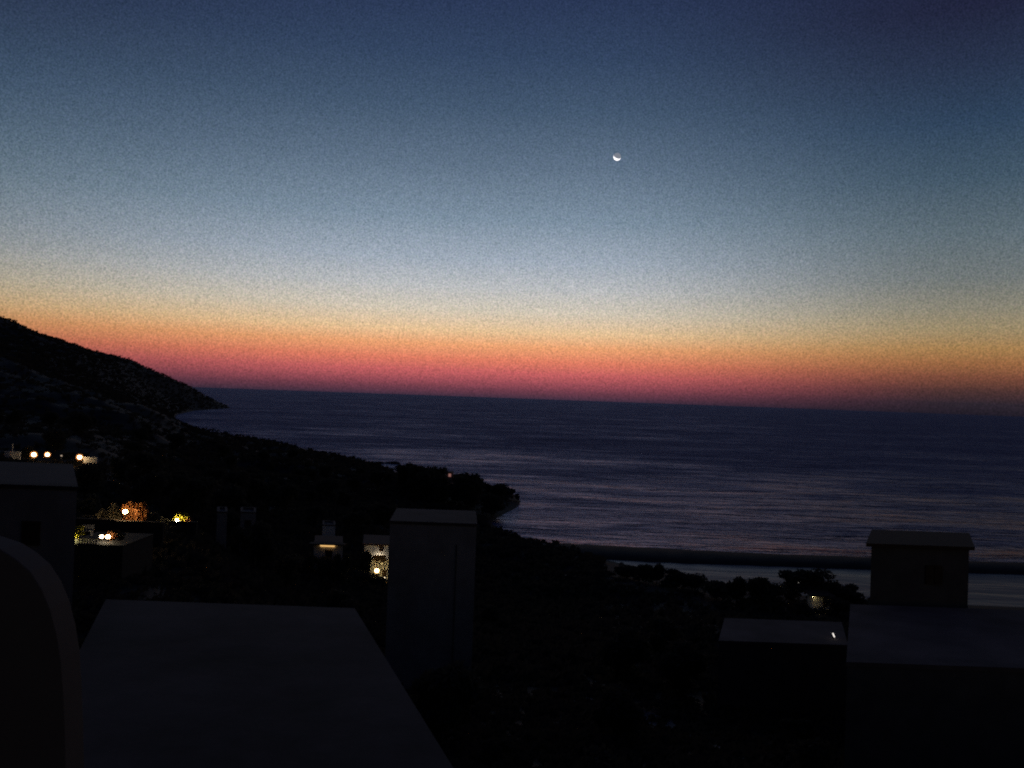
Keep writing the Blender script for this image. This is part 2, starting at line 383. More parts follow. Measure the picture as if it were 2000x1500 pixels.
def plant(kind, x, y, s=1.0, sz=1.0, label='', group=None, name='tree', cat='tree', z=None, rz=None):
    z = gz(x, y) if z is None else z
    o = thing(name, label, cat, (x, y, z), random.random() * 6.28 if rz is None else rz, group)
    o.scale = (s, s, s * sz)
    link('trunk', kind.trunk, o); link('crown', kind.crown, o)
    return o

# headland wood: separate pines and broad trees, their tops following the outline over the bay
rnd = random.Random(5)
HTOP = [(784, 922), (800, 918), (812, 922), (828, 922), (845, 926), (862, 928), (895, 927), (915, 932), (935, 937), (955, 945), (968, 958), (984, 946), (1000, 953), (1010, 968)]
hg = 'trees of the headland wood'
hl = 'dark tree in the thick wood covering the headland beside the bay'
for i, (x, y) in enumerate(HTOP):
    d = 325 - (x - 784) * 0.22 + rnd.uniform(-3, 3)
    p = P(x, y, d); g = gz(p.x, p.y); h = max(p.z - max(g, 0.6), 2.5)
    k = (PINE, ROUND)[i % 2][i % 3]
    plant(k, p.x, p.y, h / (8.5 if i % 2 == 0 else 6.5), 1.0, hl, hg)
for i in range(52):
    x = rnd.uniform(775, 1008); y0 = np.interp(x, [775, 860, 940, 1010], [925, 934, 948, 975]) + rnd.uniform(4, 20)
    base = min(y0 + rnd.uniform(14, 34), np.interp(x, [775, 960, 985, 1010], [1010, 1010, 1000, 988]))
    g0 = G(x, base, 2.5)
    if sdist(np.array([g0.x]), np.array([g0.y]), COAST)[0] < 1.5: continue
    h = rnd.uniform(5, 8)
    plant(rnd.choice(PINE + ROUND), g0.x, g0.y, h / 7.5, 1.0, hl, hg)

# trees along the lagoon, seen against its water
def tree_px(kind, hk, x, ytop, ybase, d, label, group=None, sz=1.0, name='tree', cat='tree', wide=None):
    t_ = P(x, ytop, d); g = gz(t_.x, t_.y); h = max(t_.z - g, 1.0)
    s = h / hk if wide is None else wide
    return plant(kind, t_.x, t_.y, s, h / hk / s * sz, label, group, name, cat)
LG = 'low trees by the lagoon'
tree_px(ROUND[0], 6.5, 1552, 1118, 0, 139, 'tree in front of the lagoon beside the lit hut wall, at its seaward side', LG)
tree_px(PINE[1], 8.5, 1585, 1116, 0, 137, 'broad dark tree in front of the lagoon rising over the lit hut', LG, wide=1.15)
tree_px(ROUND[1], 6.5, 1625, 1128, 0, 136, 'dark round tree just past the lit hut in front of the lagoon', LG)
tree_px(BUSH[0], 3.0, 1660, 1142, 0, 134, 'low tree between the lit hut and the flat roofed block, by the lagoon', LG, wide=1.5)
tree_px(ROUND[2], 6.5, 1440, 1127, 0, 134, 'bushy tree on the lagoon shore, west half of the clump', LG)
tree_px(ROUND[0], 6.5, 1478, 1127, 0, 132, 'bushy tree on the lagoon shore, tallest of the clump', LG)
tree_px(BUSH[1], 3.0, 1512, 1140, 0, 130, 'low bush between the tree clump and the lit hut on the lagoon shore', LG, wide=1.4)
tree_px(BUSH[2], 3.0, 1400, 1134, 0, 138, 'low bush at the edge of the lagoon beside the tree clump', LG, wide=1.4)
tree_px(ROUND[1], 6.5, 1262, 1099, 0, 150, 'small square topped tree standing where the lagoon narrows', LG, wide=0.62)
tree_px(ROUND[2], 6.5, 1284, 1101, 0, 150, 'small tree close behind the square topped tree by the narrow lagoon', LG, wide=0.55)
tree_px(BUSH[0], 3.0, 1318, 1113, 0, 148, 'broad low bush near the narrow end of the lagoon', LG, wide=1.5)
tree_px(BUSH[1], 3.0, 1352, 1120, 0, 146, 'bush halfway along the near lagoon shore', LG, wide=1.4)
tree_px(BUSH[2], 3.0, 1225, 1105, 0, 152, 'bush at the very tip of the lagoon', LG, wide=1.2)

# ------------------------------------------------------------------ buildings
def house(name, label, x0, x1, y0, y1, zb, zt, m='plaster', u=0.0, parapet=0.35, over=0.0, group=None, cat='house', roofm='screed'):
    """block on a parallelogram plan, its side walls running back along (u, 1): walls, roof slab, parapet"""
    d_ = y1 - y0; w_, h = x1 - x0, zt - zb
    o = thing(name, label, cat, ((x0 + x1) / 2, (y0 + y1) / 2, zb), 0, group)
    def plan(e):        # plan corners moved outwards by e; the front edge is centred on x = 0 at y = -d/2
        k = math.sqrt(1 + u * u) * e
        return [(sx_ * (w_ / 2 + k) + u * (yy + d_ / 2), yy) for sx_, yy in ((-1, -d_ / 2 - e), (1, -d_ / 2 - e), (1, d_ / 2 + e), (-1, d_ / 2 + e))]
    def ring(eo, ei, za, zc):
        A, B = plan(eo), plan(ei); mb = MB()
        vs = [(x, y, z) for z in (za, zc) for x, y in A] + [(x, y, z) for z in (za, zc) for x, y in B]
        fs = []
        for k in range(4):
            n_ = (k + 1) % 4
            fs += [(k, n_, 4 + n_, 4 + k), (8 + n_, 8 + k, 12 + k, 12 + n_), (4 + k, 4 + n_, 12 + n_, 12 + k), (n_, k, 8 + k, 8 + n_)]
        return mb.add(vs, fs)
    def slab(e, za, zc):
        A = plan(e)
        return MB().add([(x, y, z) for z in (za, zc) for x, y in A], [(3, 2, 1, 0), (4, 5, 6, 7)] + [(k, (k + 1) % 4, 4 + (k + 1) % 4, 4 + k) for k in range(4)])
    ring(0, -.25, -1.2, h).obj('wall', MT[m], o)
    if parapet:
        slab(-.26, h - .3, h - .02).obj('roof', MT[roofm], o)
        ring(.025, -.28, h + .002, h + parapet).obj('parapet', MT[roofm], o)
    else:
        slab(over + .005, h + .002, h + .22).obj('roof', MT[roofm], o)
    return o, w_, d_, h
def window(o, x, z, w_, h, yf, shutter=True, frame='wood', shut_open=False):
    """window set into the front (-Y) face at y = yf of thing o"""
    f = MB()
    for cx, cz, sx_, sz_ in ((0, h / 2 - .04, w_, .08), (0, -h / 2 + .04, w_, .08), (-w_ / 2 + .04, 0, .08, h - .16), (w_ / 2 - .04, 0, .08, h - .16)):
        f.box((x + cx, yf - .03, z + cz), (sx_, .1, sz_))
    fo = f.obj('window', MT[frame], o)
    MB().box((x, yf - .012, z), (w_ - .16, .02, h - .16)).obj('pane', MT['glass'], fo)
    if shutter:
        for s in (-1, 1):
            sh = MB(); cx = x + s * (w_ * .75 + .03 if shut_open else w_ * .25)
            for k in range(7): sh.box((cx, yf - .1, z - h / 2 + (k + .5) * h / 7), (w_ / 2 - .04, .03, h / 7 - .02))
            sh.obj('shutter', MT[frame], fo)
    return fo

# tall plain block in the middle, seen over its flat roof
a = P(762, 1020, 60); b = P(931, 1026, 60)
o, w_, d_, h = house('flat_roofed_house', 'tall plain grey house with flat roof, standing beside the lamplit facade', a.x, b.x, 60, 66.5, 11.5, (a.z + b.z) / 2 - .1, 'plaster', u=-.06, parapet=0, over=.04, roofm='weathered')
MB().box((w_ / 2 - 1.4, -d_ / 2 - .08, 6.5), (0.06, 0.06, 12)).obj('drainpipe', MT['steel'], o)
# pale block by the rounded parapet
a = P(150, 965, 45); e_ = P(-160, 955, 45)
o, w_, d_, h = house('corner_house', 'dim grey flat roofed house rising behind the rounded parapet', e_.x, a.x, 45, 57, 17.5, P(145, 958, 45).z, 'plaster', u=-.56, parapet=0, over=.04, roofm='weathered')
window(o, w_ / 2 - 2.4, h - 2.4, 1.0, 1.3, -d_ / 2); window(o, w_ / 2 - 2.4, h - 5.6, 1.0, 1.3, -d_ / 2)
# neighbouring flat roof below the viewpoint
a = P(205, 1183, 30); b = P(690, 1195, 30)
o, w_, d_, h = house('terrace_house', 'house below with a wide pale empty roof terrace', a.x + 4.9, b.x + 4.9, 16.5, 30.2, 18.0, (a.z + b.z) / 2 - .1, 'brown', u=-.36, parapet=0, over=.04, roofm='weathered')
# terrace on the east side, with a dark overhanging block beyond it
zt = P(1830, 1190, 51).z
o, w_, d_, h = house('stepped_house', 'low house with a broad pale roof terrace in front of the overhanging roof block', P(1662, 1190, 51).x - 4.95, P(1662, 1190, 51).x + 20, 39.5, 51, 14.0, zt - .1, 'brown', u=.43, parapet=0, over=.04)
a = P(1702, 1066, 53); b = P(1893, 1074, 53)
o, w_, d_, h = house('roof_block_house', 'dark brown block with an overhanging slab roof in front of the lagoon', a.x, b.x, 53, 58.5, 13.0, (a.z + b.z) / 2, 'brown', u=.5, parapet=0, over=0.3, roofm='wood')
window(o, 0.9, h - 1.7, 1.1, 1.2, -d_ / 2)
# lower flat roof before the shore trees
a = P(1415, 1210, 69); b = P(1642, 1214, 69)
house('low_roof_house', 'low grey house with a flat roof before the lagoon trees', a.x - 2.1, b.x - 2.1, 62.5, 69, 10.5, a.z - .1, 'brown', u=.33, parapet=0, over=.04)

# ------------------------------------------------------------------ lamps
def halo_mat():  # see-through, weakly glowing amber: imitates the bloom around a bulb
    m = bpy.data.materials.new('amber_halo'); m.use_nodes = True; t = m.node_tree; b = t.nodes['Principled BSDF']
    b.inputs['Base Color'].default_value = (0.5, 0.2, 0.05, 1); b.inputs['Roughness'].default_value = 0.4
    b.inputs['Emission Color'].default_value = (1, 0.42, 0.12, 1); b.inputs['Emission Strength'].default_value = 0.55
    m.cycles.emission_sampling = 'NONE'
    tr = t.nodes.new('ShaderNodeBsdfTransparent'); mx = t.nodes.new('ShaderNodeMixShader'); mx.inputs[0].default_value = 0.22
    t.links.new(tr.outputs[0], mx.inputs[1]); t.links.new(b.outputs[0], mx.inputs[2]); t.links.new(mx.outputs[0], t.nodes['Material Output'].inputs['Surface'])
    return m
AMBER = halo_mat()
def lamp_post(label, x, y, zl, r, col, s, group=None, name='street_lamp', cat='street lamp', post=True, g=None, halo=0.0):
    g = gz(x, y) if g is None else g; o = thing(name, label, cat, (x, y, g), 0, group); h = zl - g
    if post:
        MB().tube([(0, 0, -.4), (0, 0, .25), (0, 0, .3), (0, 0, max(h - r - .05, .4))], [.11, .1, .06, .045], 8).obj('post', MT['steel'], o)
        MB().tube([(0, 0, h - r - .12), (0, 0, h - r * .9)], [.06, r * .5], 8).obj('lamp_holder', MT['steel'], o)
        MB().tube([(0, 0, h + r * .92), (0, 0, h + r * 1.12)], [r * .6, r * .15], 10).obj('lamp_cap', MT['steel'], o)
    MB().ball((0, 0, h), r, 14, 10).obj('globe' if not halo else 'bulb', glow('lamp_glow', col, s), o, smooth=True)
    if halo: MB().ball((0, 0, h), r * halo, 18, 12).obj('halo_shell', AMBER, o, smooth=True)  # added shell standing in for the lamp's glow, not a real glass part
    return o
WARM = (1.0, 0.80, 0.50); SOD = (1.0, 0.56, 0.20); COOL = (1.0, 0.93, 0.82)
RL = 'street lamps in a row at the foot of the hill'
for x, y, lb, r in ((66, 888, 'first bright globe street lamp of the row under the hill, nearest the thin pale mast', .42),
                    (92.5, 888, 'middle bright globe street lamp of the row under the hill', .36),
                    (155.5, 893, 'last bright globe street lamp of the row, before the lit strip of wall', .42)):
    p = P(x, y, 150); lamp_post(lb, p.x, p.y, p.z, r * .86, (1, .72, .38), 16, RL, halo=1.75)
p = P(120, 890, 150); lamp_post('weak small street lamp between the bright globes of the hill row', p.x, p.y, p.z, .16, (1, .75, .55), 0.35, RL)
# road behind the row
pts = [P(x, 900, 153) for x in np.linspace(-260, 330, 40)]
mb = MB()
for i, p in enumerate(pts):
    for dy in (-2.0, 2.0): mb.v.append((p.x, p.y + 5 + dy, gz(p.x, p.y + 5 + dy) + .12))
for i in range(len(pts) - 1): mb.f.append((2 * i, 2 * i + 2, 2 * i + 3, 2 * i + 1))
mb.obj('road', MT['asphalt'])['kind'] = 'structure'
# wall strip lit by the last lamp, and the mast with small white walls by the first
def wall(label, x0, y0, x1, y1, d, h, m='plaster', name='garden_wall', th=.3):
    a, b = P(x0, y0, d), P(x1, y1, d); g = min(gz(a.x, d), gz(b.x, d))
    zt_ = (a.z + b.z) / 2; zb = min(g - .5, zt_ - h)
    o = thing(name, label, 'wall', ((a.x + b.x) / 2, d, zb))
    rz = math.atan2(b.z - a.z, b.x - a.x); ln = (b - a).length
    MB().box((0, 0, (zt_ - zb) / 2), (ln, th, zt_ - zb), 0).obj('masonry', MT[m], o)
    MB().box((0, 0, zt_ - zb + .04), (ln + .06, th + .08, .08)).obj('coping', MT[m], o)
    return o
wall('low wall running on from the last globe lamp of the hill row', 164, 892, 190, 895, 151.2, 1.5, 'white')
wall('small white wall beside the thin pale mast under the hill', 10, 881, 40, 884, 152, 2, 'white')
p = P(25, 868, 151.5); g = gz(p.x, p.y)
o = thing('mast', 'thin pale mast standing by the small white wall under the hill', 'mast', (p.x, p.y, g))
MB().tube([(0, 0, -.3), (0, 0, p.z - g)], [.11, .06], 8).obj('pole', MT['white'], o)
MB().tube([(0, 0, p.z - g), (0, 0, p.z - g + .25)], [.09, .02], 8).obj('finial', MT['white'], o)

# village lamp with orange lit trees
def special(key, seed, w, h, stem, n, leaf, m): SPECIAL[key] = Kind(seed, w, h, stem, n, leaf, 0.1, m, r=.08); return SPECIAL[key]
RB = [special('rust%d' % i, 200 + i, 1.0, 1.0, .06, 1500, .10, 'rust') for i in range(3)]
OB = [special('olive%d' % i, 220 + i, 1.0, 1.0, .06, 1300, .09, 'olive') for i in range(3)]
LB = special('lime', 240, 1.0, 1.0, .05, 1700, .10, 'lime')
def shrub(kind, x, ytop, d, wide, label, group=None, name='shrub', cat='shrub', z=None, zmin=0.6):
    t_ = P(x, ytop, d); g = gz(t_.x, t_.y) if z is None else z
    h = max(t_.z - g, zmin)
    o = thing(name, label, cat, (t_.x, t_.y, g), random.random() * 6.28, group); o.scale = (wide, wide, h)
    link('trunk', kind.trunk, o); link('crown', kind.crown, o)
    return o
D = 82
p = P(249, 998, D); lamp_post('single round globe lamp in front of the orange lit flowering trees', p.x, p.y - .5, p.z, .175, (1.0, .66, .30), 230, halo=1.5)
SG = 'shrubs around the orange lit lamp'
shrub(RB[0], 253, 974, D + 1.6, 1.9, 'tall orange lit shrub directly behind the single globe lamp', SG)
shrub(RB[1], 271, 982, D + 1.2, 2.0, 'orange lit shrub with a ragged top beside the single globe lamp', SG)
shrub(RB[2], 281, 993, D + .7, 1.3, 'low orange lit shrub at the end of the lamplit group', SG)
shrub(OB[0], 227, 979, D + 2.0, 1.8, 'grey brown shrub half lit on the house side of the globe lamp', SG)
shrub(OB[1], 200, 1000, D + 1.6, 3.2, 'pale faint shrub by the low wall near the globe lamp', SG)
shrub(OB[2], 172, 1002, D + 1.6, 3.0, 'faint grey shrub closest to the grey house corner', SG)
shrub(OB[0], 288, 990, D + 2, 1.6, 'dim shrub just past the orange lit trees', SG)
shrub(OB[1], 300, 1005, D + 1.5, 3.0, 'low dim shrub trailing away from the orange lit trees', SG)
shrub(OB[2], 172, 962, 97, 3.2, 'faint grey tree crown above the village shrubs', SG, 'tree', 'tree')
wall('long low wall under the faint grey shrubs by the globe lamp', 140, 1012, 226, 1017, D - .6, 1.0, 'shingle')
wall('low dark wall below the orange lit trees', 226, 1016, 320, 1023, D - 1.0, 1.0, 'shingle')
# lower pair of globes
D = 68
PG = 'pair of small globe lamps'
a, b = P(122, 1063, D - 1.6), P(240, 1068, D - 1.6); TZ = (a.z + b.z) / 2; g = gz((a.x + b.x) / 2, D)
o = thing('garden_terrace', 'dark raised terrace carrying the paired globe lamps and the yellow lit tree', 'terrace', ((a.x + b.x) / 2, D + 1.2, g))
MB().box((0, 0, (TZ - g) / 2 - .4), (b.x - a.x, 5.6, TZ - g + .8)).obj('retaining_wall', MT['shingle'], o)
MB().box((0, 0, TZ - g + .043), (b.x - a.x + .1, 5.7, .08)).obj('paving', MT['soil'], o)
TZ += .08
p = P(199, 1048, D); lamp_post('white globe lamp of the close pair, the one on the yellow tree side', p.x, p.y, p.z, .125, (1, .86, .62), 45, PG, 'garden_lamp', 'garden lamp', g=TZ, halo=1.35)
p = P(211, 1048.5, D); lamp_post('white globe lamp of the close pair, touching the orange shrub', p.x, p.y, p.z, .15, (1, .78, .48), 55, PG, 'garden_lamp', 'garden lamp', g=TZ, halo=1.35)
shrub(RB[1], 221, 1036, D + .75, 1.3, 'small orange lit shrub behind the close pair of globe lamps', z=TZ)
shrub(OB[2], 236, 1042, D + 1.0, .9, 'small dim shrub next to the orange one by the paired lamps', z=TZ)
# yellow lit tree at the house corner with the lamp tucked behind the house edge
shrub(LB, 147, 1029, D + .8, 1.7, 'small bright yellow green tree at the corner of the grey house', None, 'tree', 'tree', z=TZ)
p = P(137, 1050, D); lamp_post('lamp hidden behind the grey house corner lighting the yellow tree', p.x, p.y, p.z, .16, (1, .88, .35), 260, None, 'garden_lamp', 'garden lamp', g=TZ)
a = P(170, 1037, D + 2)
o = thing('bench', 'small pale garden bench beside the yellow lit tree', 'bench', (a.x, a.y, TZ))
MB().box((0, 0, .45), (1.0, .4, .07)).obj('seat', MT['grey'], o); MB().box((0, .2, .75), (1.0, .05, .35)).obj('backrest', MT['grey'], o)
lg = MB().box((0, 0, .2), (.07, .36, .42)).mesh('leg', MT['grey'])
for sx_ in (-.42, .42): link('leg', lg, o, (sx_, 0, 0))
# balustrade
a, b = P(152, 1061, D - 1.5), P(190, 1067, D - 1.5); ln = b.x - a.x
o = thing('balustrade', 'small white balustrade below the yellow lit tree', 'balustrade', ((a.x + b.x) / 2, D - 1.45, TZ))
MB().box((0, 0, .52), (ln, .16, .08)).obj('rail', MT['plaster'], o); MB().box((0, 0, .04), (ln, .18, .08)).obj('plinth', MT['plaster'], o)
bal = MB().tube([(0, 0, .08), (0, 0, .2), (0, 0, .38), (0, 0, .48)], [.05, .07, .035, .05], 8).mesh('baluster', MT['plaster'])
for k in range(7): link('baluster', bal, o, (-ln / 2 + (k + .5) * ln / 7, 0, 0))
# yellow lit clump behind a dark wall
D = 92
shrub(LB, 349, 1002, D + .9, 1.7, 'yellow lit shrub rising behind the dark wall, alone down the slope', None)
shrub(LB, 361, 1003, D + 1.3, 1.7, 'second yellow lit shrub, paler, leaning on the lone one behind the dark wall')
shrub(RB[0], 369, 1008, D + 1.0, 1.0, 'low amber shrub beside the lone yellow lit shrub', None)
p = P(346, 1016, D); lamp_post('small lamp peeping over the dark wall below the lone yellow shrub', p.x, p.y, p.z, .13, (1, .8, .4), 260, None, 'garden_lamp', 'garden lamp')
wall('dark wall hiding the foot of the lone yellow lit shrub', 330, 1019, 385, 1020.5, D - .6, 1.0, 'shingle')
# faint pale house corners on the dark slope
def hut(label, x0, x1, ytop, d, h, depth=4.0, m='plaster', name='cottage', win=True):
    a, b = P(x0, ytop, d), P(x1, ytop, d); zb = a.z - h
    zb = min(zb, gz((a.x + b.x) / 2, d))
    o, w_, d_, hh = house(name, label, a.x, b.x, d, d + depth, zb, a.z, m, u=a.x / d, parapet=.2)
    if win and w_ > 2: window(o, 0, hh - 1.4, .8, 1.0, -d_ / 2)
    return o
hut('faint pale cottage in the dark, down the slope from the lone yellow shrub', 424, 444, 1002, 100, 2.5, m='plaster')
hut('faint pale cottage, the farther of two on the dark slope', 470, 500, 1002, 108, 2.5, m='plaster')
hut('faint pale cottage above the porch with the lit strip', 630, 655, 1027, 128, 2.6, m='white')

# porch house with lit strip under its eave
D = 110
a, b = P(622, 1064, D), P(658, 1065, D)
zb = min(P(640, 1100, D).z, gz((a.x + b.x) / 2, D))
o, w_, d_, h = house('porch_house', 'low house whose wall is lit by a warm strip under the eave', a.x - .6, b.x + .8, D, D + 5, zb, a.z + .15, 'white', u=-.21, parapet=0, over=.0, roofm='tile')
MB().box((0, -d_ / 2 - .55, h + .12), (w_ + .8, 1.2, .16)).obj('eave', MT['wood'], o)
MB().box((-.1, -d_ / 2 - .10, h - .16), (1.9, .16, .34)).obj('strip_light', glow('strip_glow', (1, .58, .2), .9), o)
window(o, .1, h - 1.35, .9, 1.1, -d_ / 2)
shrub(OB[0], 640, 1083, D - 1.4, 3.2, 'dim hedge like shrub in front of the house with the warm strip')
for x, yt, wd, lb in ((600, 1080, 3.6, 'dark bush at the near end of the porch house'), (668, 1078, 3.0, 'dark bush between the porch house and the lamplit facade')):
    tree_px(BUSH[0], 3.0, x, yt, 0, D - 2, lb, None, name='bush', cat='bush', wide=wd / 4.2)

# lamplit two-storey facade
D = 120
a, b = P(712, 1064, D), P(759.5, 1066, D)
zb = P(750, 1150, D).z
o, w_, d_, h = house('lamplit_house', 'two storey white house facade lit from below by a bright lamp', a.x, b.x, D, D + 7, zb, a.z, 'white', u=-.16, parapet=0, over=.25, roofm='tile')
def fx(x): return P(x, 1090, D).x - (a.x + b.x) / 2
def fz(y): return P(744, y, D).z - zb
window(o, fx(744), (fz(1066) + fz(1076)) / 2, 0.56, .78, -d_ / 2)
window(o, fx(746.5), (fz(1096) + fz(1103)) / 2, 0.5, .6, -d_ / 2, shutter=False)
bal_o = MB(); x0, x1 = fx(730), fx(755.5)
bal_o.box(((x0 + x1) / 2, -d_ / 2 - .38, fz(1093)), (x1 - x0, .74, .14))
bo = bal_o.obj('balcony', MT['wood'], o)
zr = (fz(1083.5) + fz(1093)) / 2
MB().box(((x0 + x1) / 2, -d_ / 2 - .72, zr), (x1 - x0, .04, fz(1083.5) - fz(1093))).obj('railing', MT['wood'], bo)
MB().tube([(x0, -d_ / 2 - .72, fz(1083.2)), (x1, -d_ / 2 - .72, fz(1083.2))], .035, 6).obj('handrail', MT['wood'], bo)
MB().ball(((x0 + x1) / 2 - .2, -d_ / 2 - .5, fz(1092) + .2), .08, 8, 6).obj('floor_lamp', glow('balcony_glow', (1, .84, .60), 125), bo)
MB().box((fx(752), -d_ / 2 - .04, (fz(1112) + fz(1140)) / 2), (.55, .08, fz(1112) - fz(1140))).obj('door', MT['wood'], o)
p = P(736, 1114.5, D - 2.2); lamp_post('big bright globe lamp in front of the lamplit facade', p.x, p.y, p.z, .29, (1, .74, .29), 19, None, 'garden_lamp', 'garden lamp', halo=1.3)
p = P(751, 1128.5, D - 1.2); lamp_post('small low lamp near the foot of the lamplit facade', p.x, p.y, p.z, .10, WARM, 3, None, 'garden_lamp', 'garden lamp')
tree_px(ROUND[1], 6.5, 715, 1069, 0, D - 2.6, 'dark tree covering the far edge of the lamplit facade', None, wide=.38)
tree_px(BUSH[2], 3.0, 736, 1127, 0, D - 5, 'dark round bush in front of the lamplit facade', None, name='bush', cat='bush', wide=.7)
tree_px(BUSH[1], 3.0, 700, 1117, 0, D - 6, 'large dark bush beside the one hiding the facade foot', None, name='bush', cat='bush', wide=1.2)

# lit hut among the lagoon trees
D = 131
a, b = P(1590, 1164, D), P(1622, 1165, D); zb = min(P(1600, 1190, D).z, gz((a.x + b.x) / 2, D))
o, w_, d_, h = house('beach_hut', 'small hut with one lit pale wall under the lagoon trees', a.x, b.x, D, D + 3, zb, a.z, 'white', parapet=0, over=.6, cat='hut', roofm='wood')
zf = P(1600, 1187, D).z - zb
MB().box((0, -d_ / 2 - .6, zf - .08), (w_ + .3, 1.2, .16)).obj('porch_step', MT['white'], o)
MB().box((.55, -d_ / 2 - .05, (zf + h) / 2), (.8, .1, h - zf - .25)).obj('door', MT['wood'], o)
MB().box((w_ / 2 - .35, -d_ / 2 - .9, (zf + h) / 2), (.14, .14, h - zf)).obj('porch_post', MT['wood'], o)
p = P(1593.5, 1160, D - 1.6)
MB().ball((p.x - o.location.x, -d_ / 2 - .30, h - .03), .05, 8, 6).obj('porch_light', glow('hut_glow', (1, .80, .36), 110), o)
p = P(1559.5, 1138, 134); lamp_post('tiny lamp in the tree crown above the lit hut', p.x, p.y, p.z, .05, COOL, .5, None, 'small_lamp', 'lamp')
wall('small pale wall by the shore trees close to the lit hut', 1541, 1161, 1550, 1162, 141, .6, 'white')
for x, yt, wd, lb in ((1570, 1176, .8, 'dark bush at the lagoon side of the lit hut'), (1640, 1168, 1.2, 'dark bush in front of the door side of the lit hut')):
    tree_px(BUSH[1], 3.0, x, yt, 0, D - 3, lb, None, name='bush', cat='bush', wide=wd)
# slanted white lamp
p = P(1628, 1240, 64); g = P(1415, 1210, 69).z - .12
o = thing('bollard_light', 'small slanted white light standing on the low flat roof before the shore trees', 'lamp', (p.x, p.y, g))
hz = p.z - g
MB().tube([(0, 0, -.1), (0, 0, max(hz - .12, .05))], [.05, .04], 8).obj('post', MT['steel'], o)
MB().tube([(-.07, 0, hz + .15), (.07, 0, hz - .17)], [.045, .055], 8).obj('tube', glow('tube_glow', (1, .92, .85), 1.1), o)
MB().tube([(-.11, 0, hz + .28), (-.07, 0, hz + .16)], [.02, .05], 8).obj('lamp_cap', MT['steel'], o)

# headland light and pink kiosk
p = P(853, 918.5, 318); lamp_post('tiny lamp on a post among the headland treetops', p.x, p.y, p.z, .20, COOL, .55, None, 'small_lamp', 'lamp')
a, b = P(871, 923, 300), P(884, 924, 300); zb = gz(a.x, 300)
o, w_, d_, h = house('kiosk', 'small pink lit kiosk showing between the headland trees', a.x, b.x, 300, 303, zb, a.z, 'pink', parapet=0, over=.3, cat='kiosk')
MB().box((.2, -1.56, h - .9), (.9, .08, 1.1)).obj('hatch', glow('hatch_glow', (1, .45, .36), .22), o)

# rocks off the point
for x, y, s, lb in ((741, 905, 1.4, 'dark rock in the water nearest the straight shore'), (756, 905, 1.0, 'small dark rock between the shore and headland'), (770, 905.5, 1.8, 'dark low rock off the headland wood')):
    g = G(x, y); rb = MB().ball((0, 0, 0), s, 10, 7, (1.6, 1, .6))
    rb.v = [tuple(Vector(v) * (1 + .3 * mnoise.noise(Vector(v) * 1.1 + Vector((x, 0, 0))))) for v in rb.v]
    tag(rb.obj('rock', MT['shingle'], None, (g.x, g.y, .1)), lb, 'rock', 'rocks off the shore')

# curved path on the lower slope
pts = [P(x, y, d) for x, y, d in ((1090, 1246, 66), (1180, 1249, 63), (1300, 1256, 58), (1370, 1268, 54), (1430, 1294, 48), (1450, 1330, 42), (1440, 1400, 34), (1400, 1500, 27))]
mb = MB(); cl = resample(pts, 60)
for i in range(60):
    tq = cl[min(i + 1, 59)] - cl[max(i - 1, 0)]; tq = tq / (np.linalg.norm(tq) + 1e-9); n_ = np.array((-tq[1], tq[0]))
    for k in np.linspace(-1.3, 1.3, 5):
        pp = cl[i] + n_ * k; mb.v.append((pp[0], pp[1], gz(pp[0], pp[1]) + .06))
for i in range(59):
    for k in range(4): mb.f.append((5 * i + k, 5 * i + k + 1, 5 * i + k + 6, 5 * i + k + 5))
mb.obj('path', MT['path'], smooth=True)['kind'] = 'structure'

# rounded parapet at the balcony, within reach of the viewer
pa = [(0, 1073), (30, 1092), (58, 1116), (80, 1150), (97, 1190), (110, 1240), (118, 1290), (123, 1360), (126, 1440), (128, 1530), (128, 1650)]
DP = 2.2
mb = MB(); prof2 = []
pts = [P(x, y, DP) for x, y in pa]
pts = [P(-420, 1035, DP), P(-200, 1040, DP), P(-70, 1050, DP)] + pts
n = len(pts); th_ = .12
zlow = min(p.z for p in pts)
for p in pts: mb.v += [(p.x, DP - .0, p.z), (p.x - .012, DP + th_, p.z - .004), (p.x - .0, DP, zlow - .5), (p.x - .0, DP + th_, zlow - .5)]
for i in range(n - 1):
    b4 = 4 * i
    mb.f += [(b4, b4 + 1, b4 + 5, b4 + 4), (b4, b4 + 4, b4 + 6, b4 + 2), (b4 + 1, b4 + 3, b4 + 7, b4 + 5)]
mb.f += [(4 * n - 4, 4 * n - 3, 4 * n - 1, 4 * n - 2), (0, 2, 3, 1)]
me = mb.mesh('balcony_wall', MT['brown'])
o = link('balcony_wall', me); tag(o, 'rounded end of a close plaster parapet in the near corner', 'wall')
md = o.modifiers.new('edge', 'BEVEL'); md.width = .055; md.segments = 5; md.limit_method = 'ANGLE'; md.angle_limit = R(50)

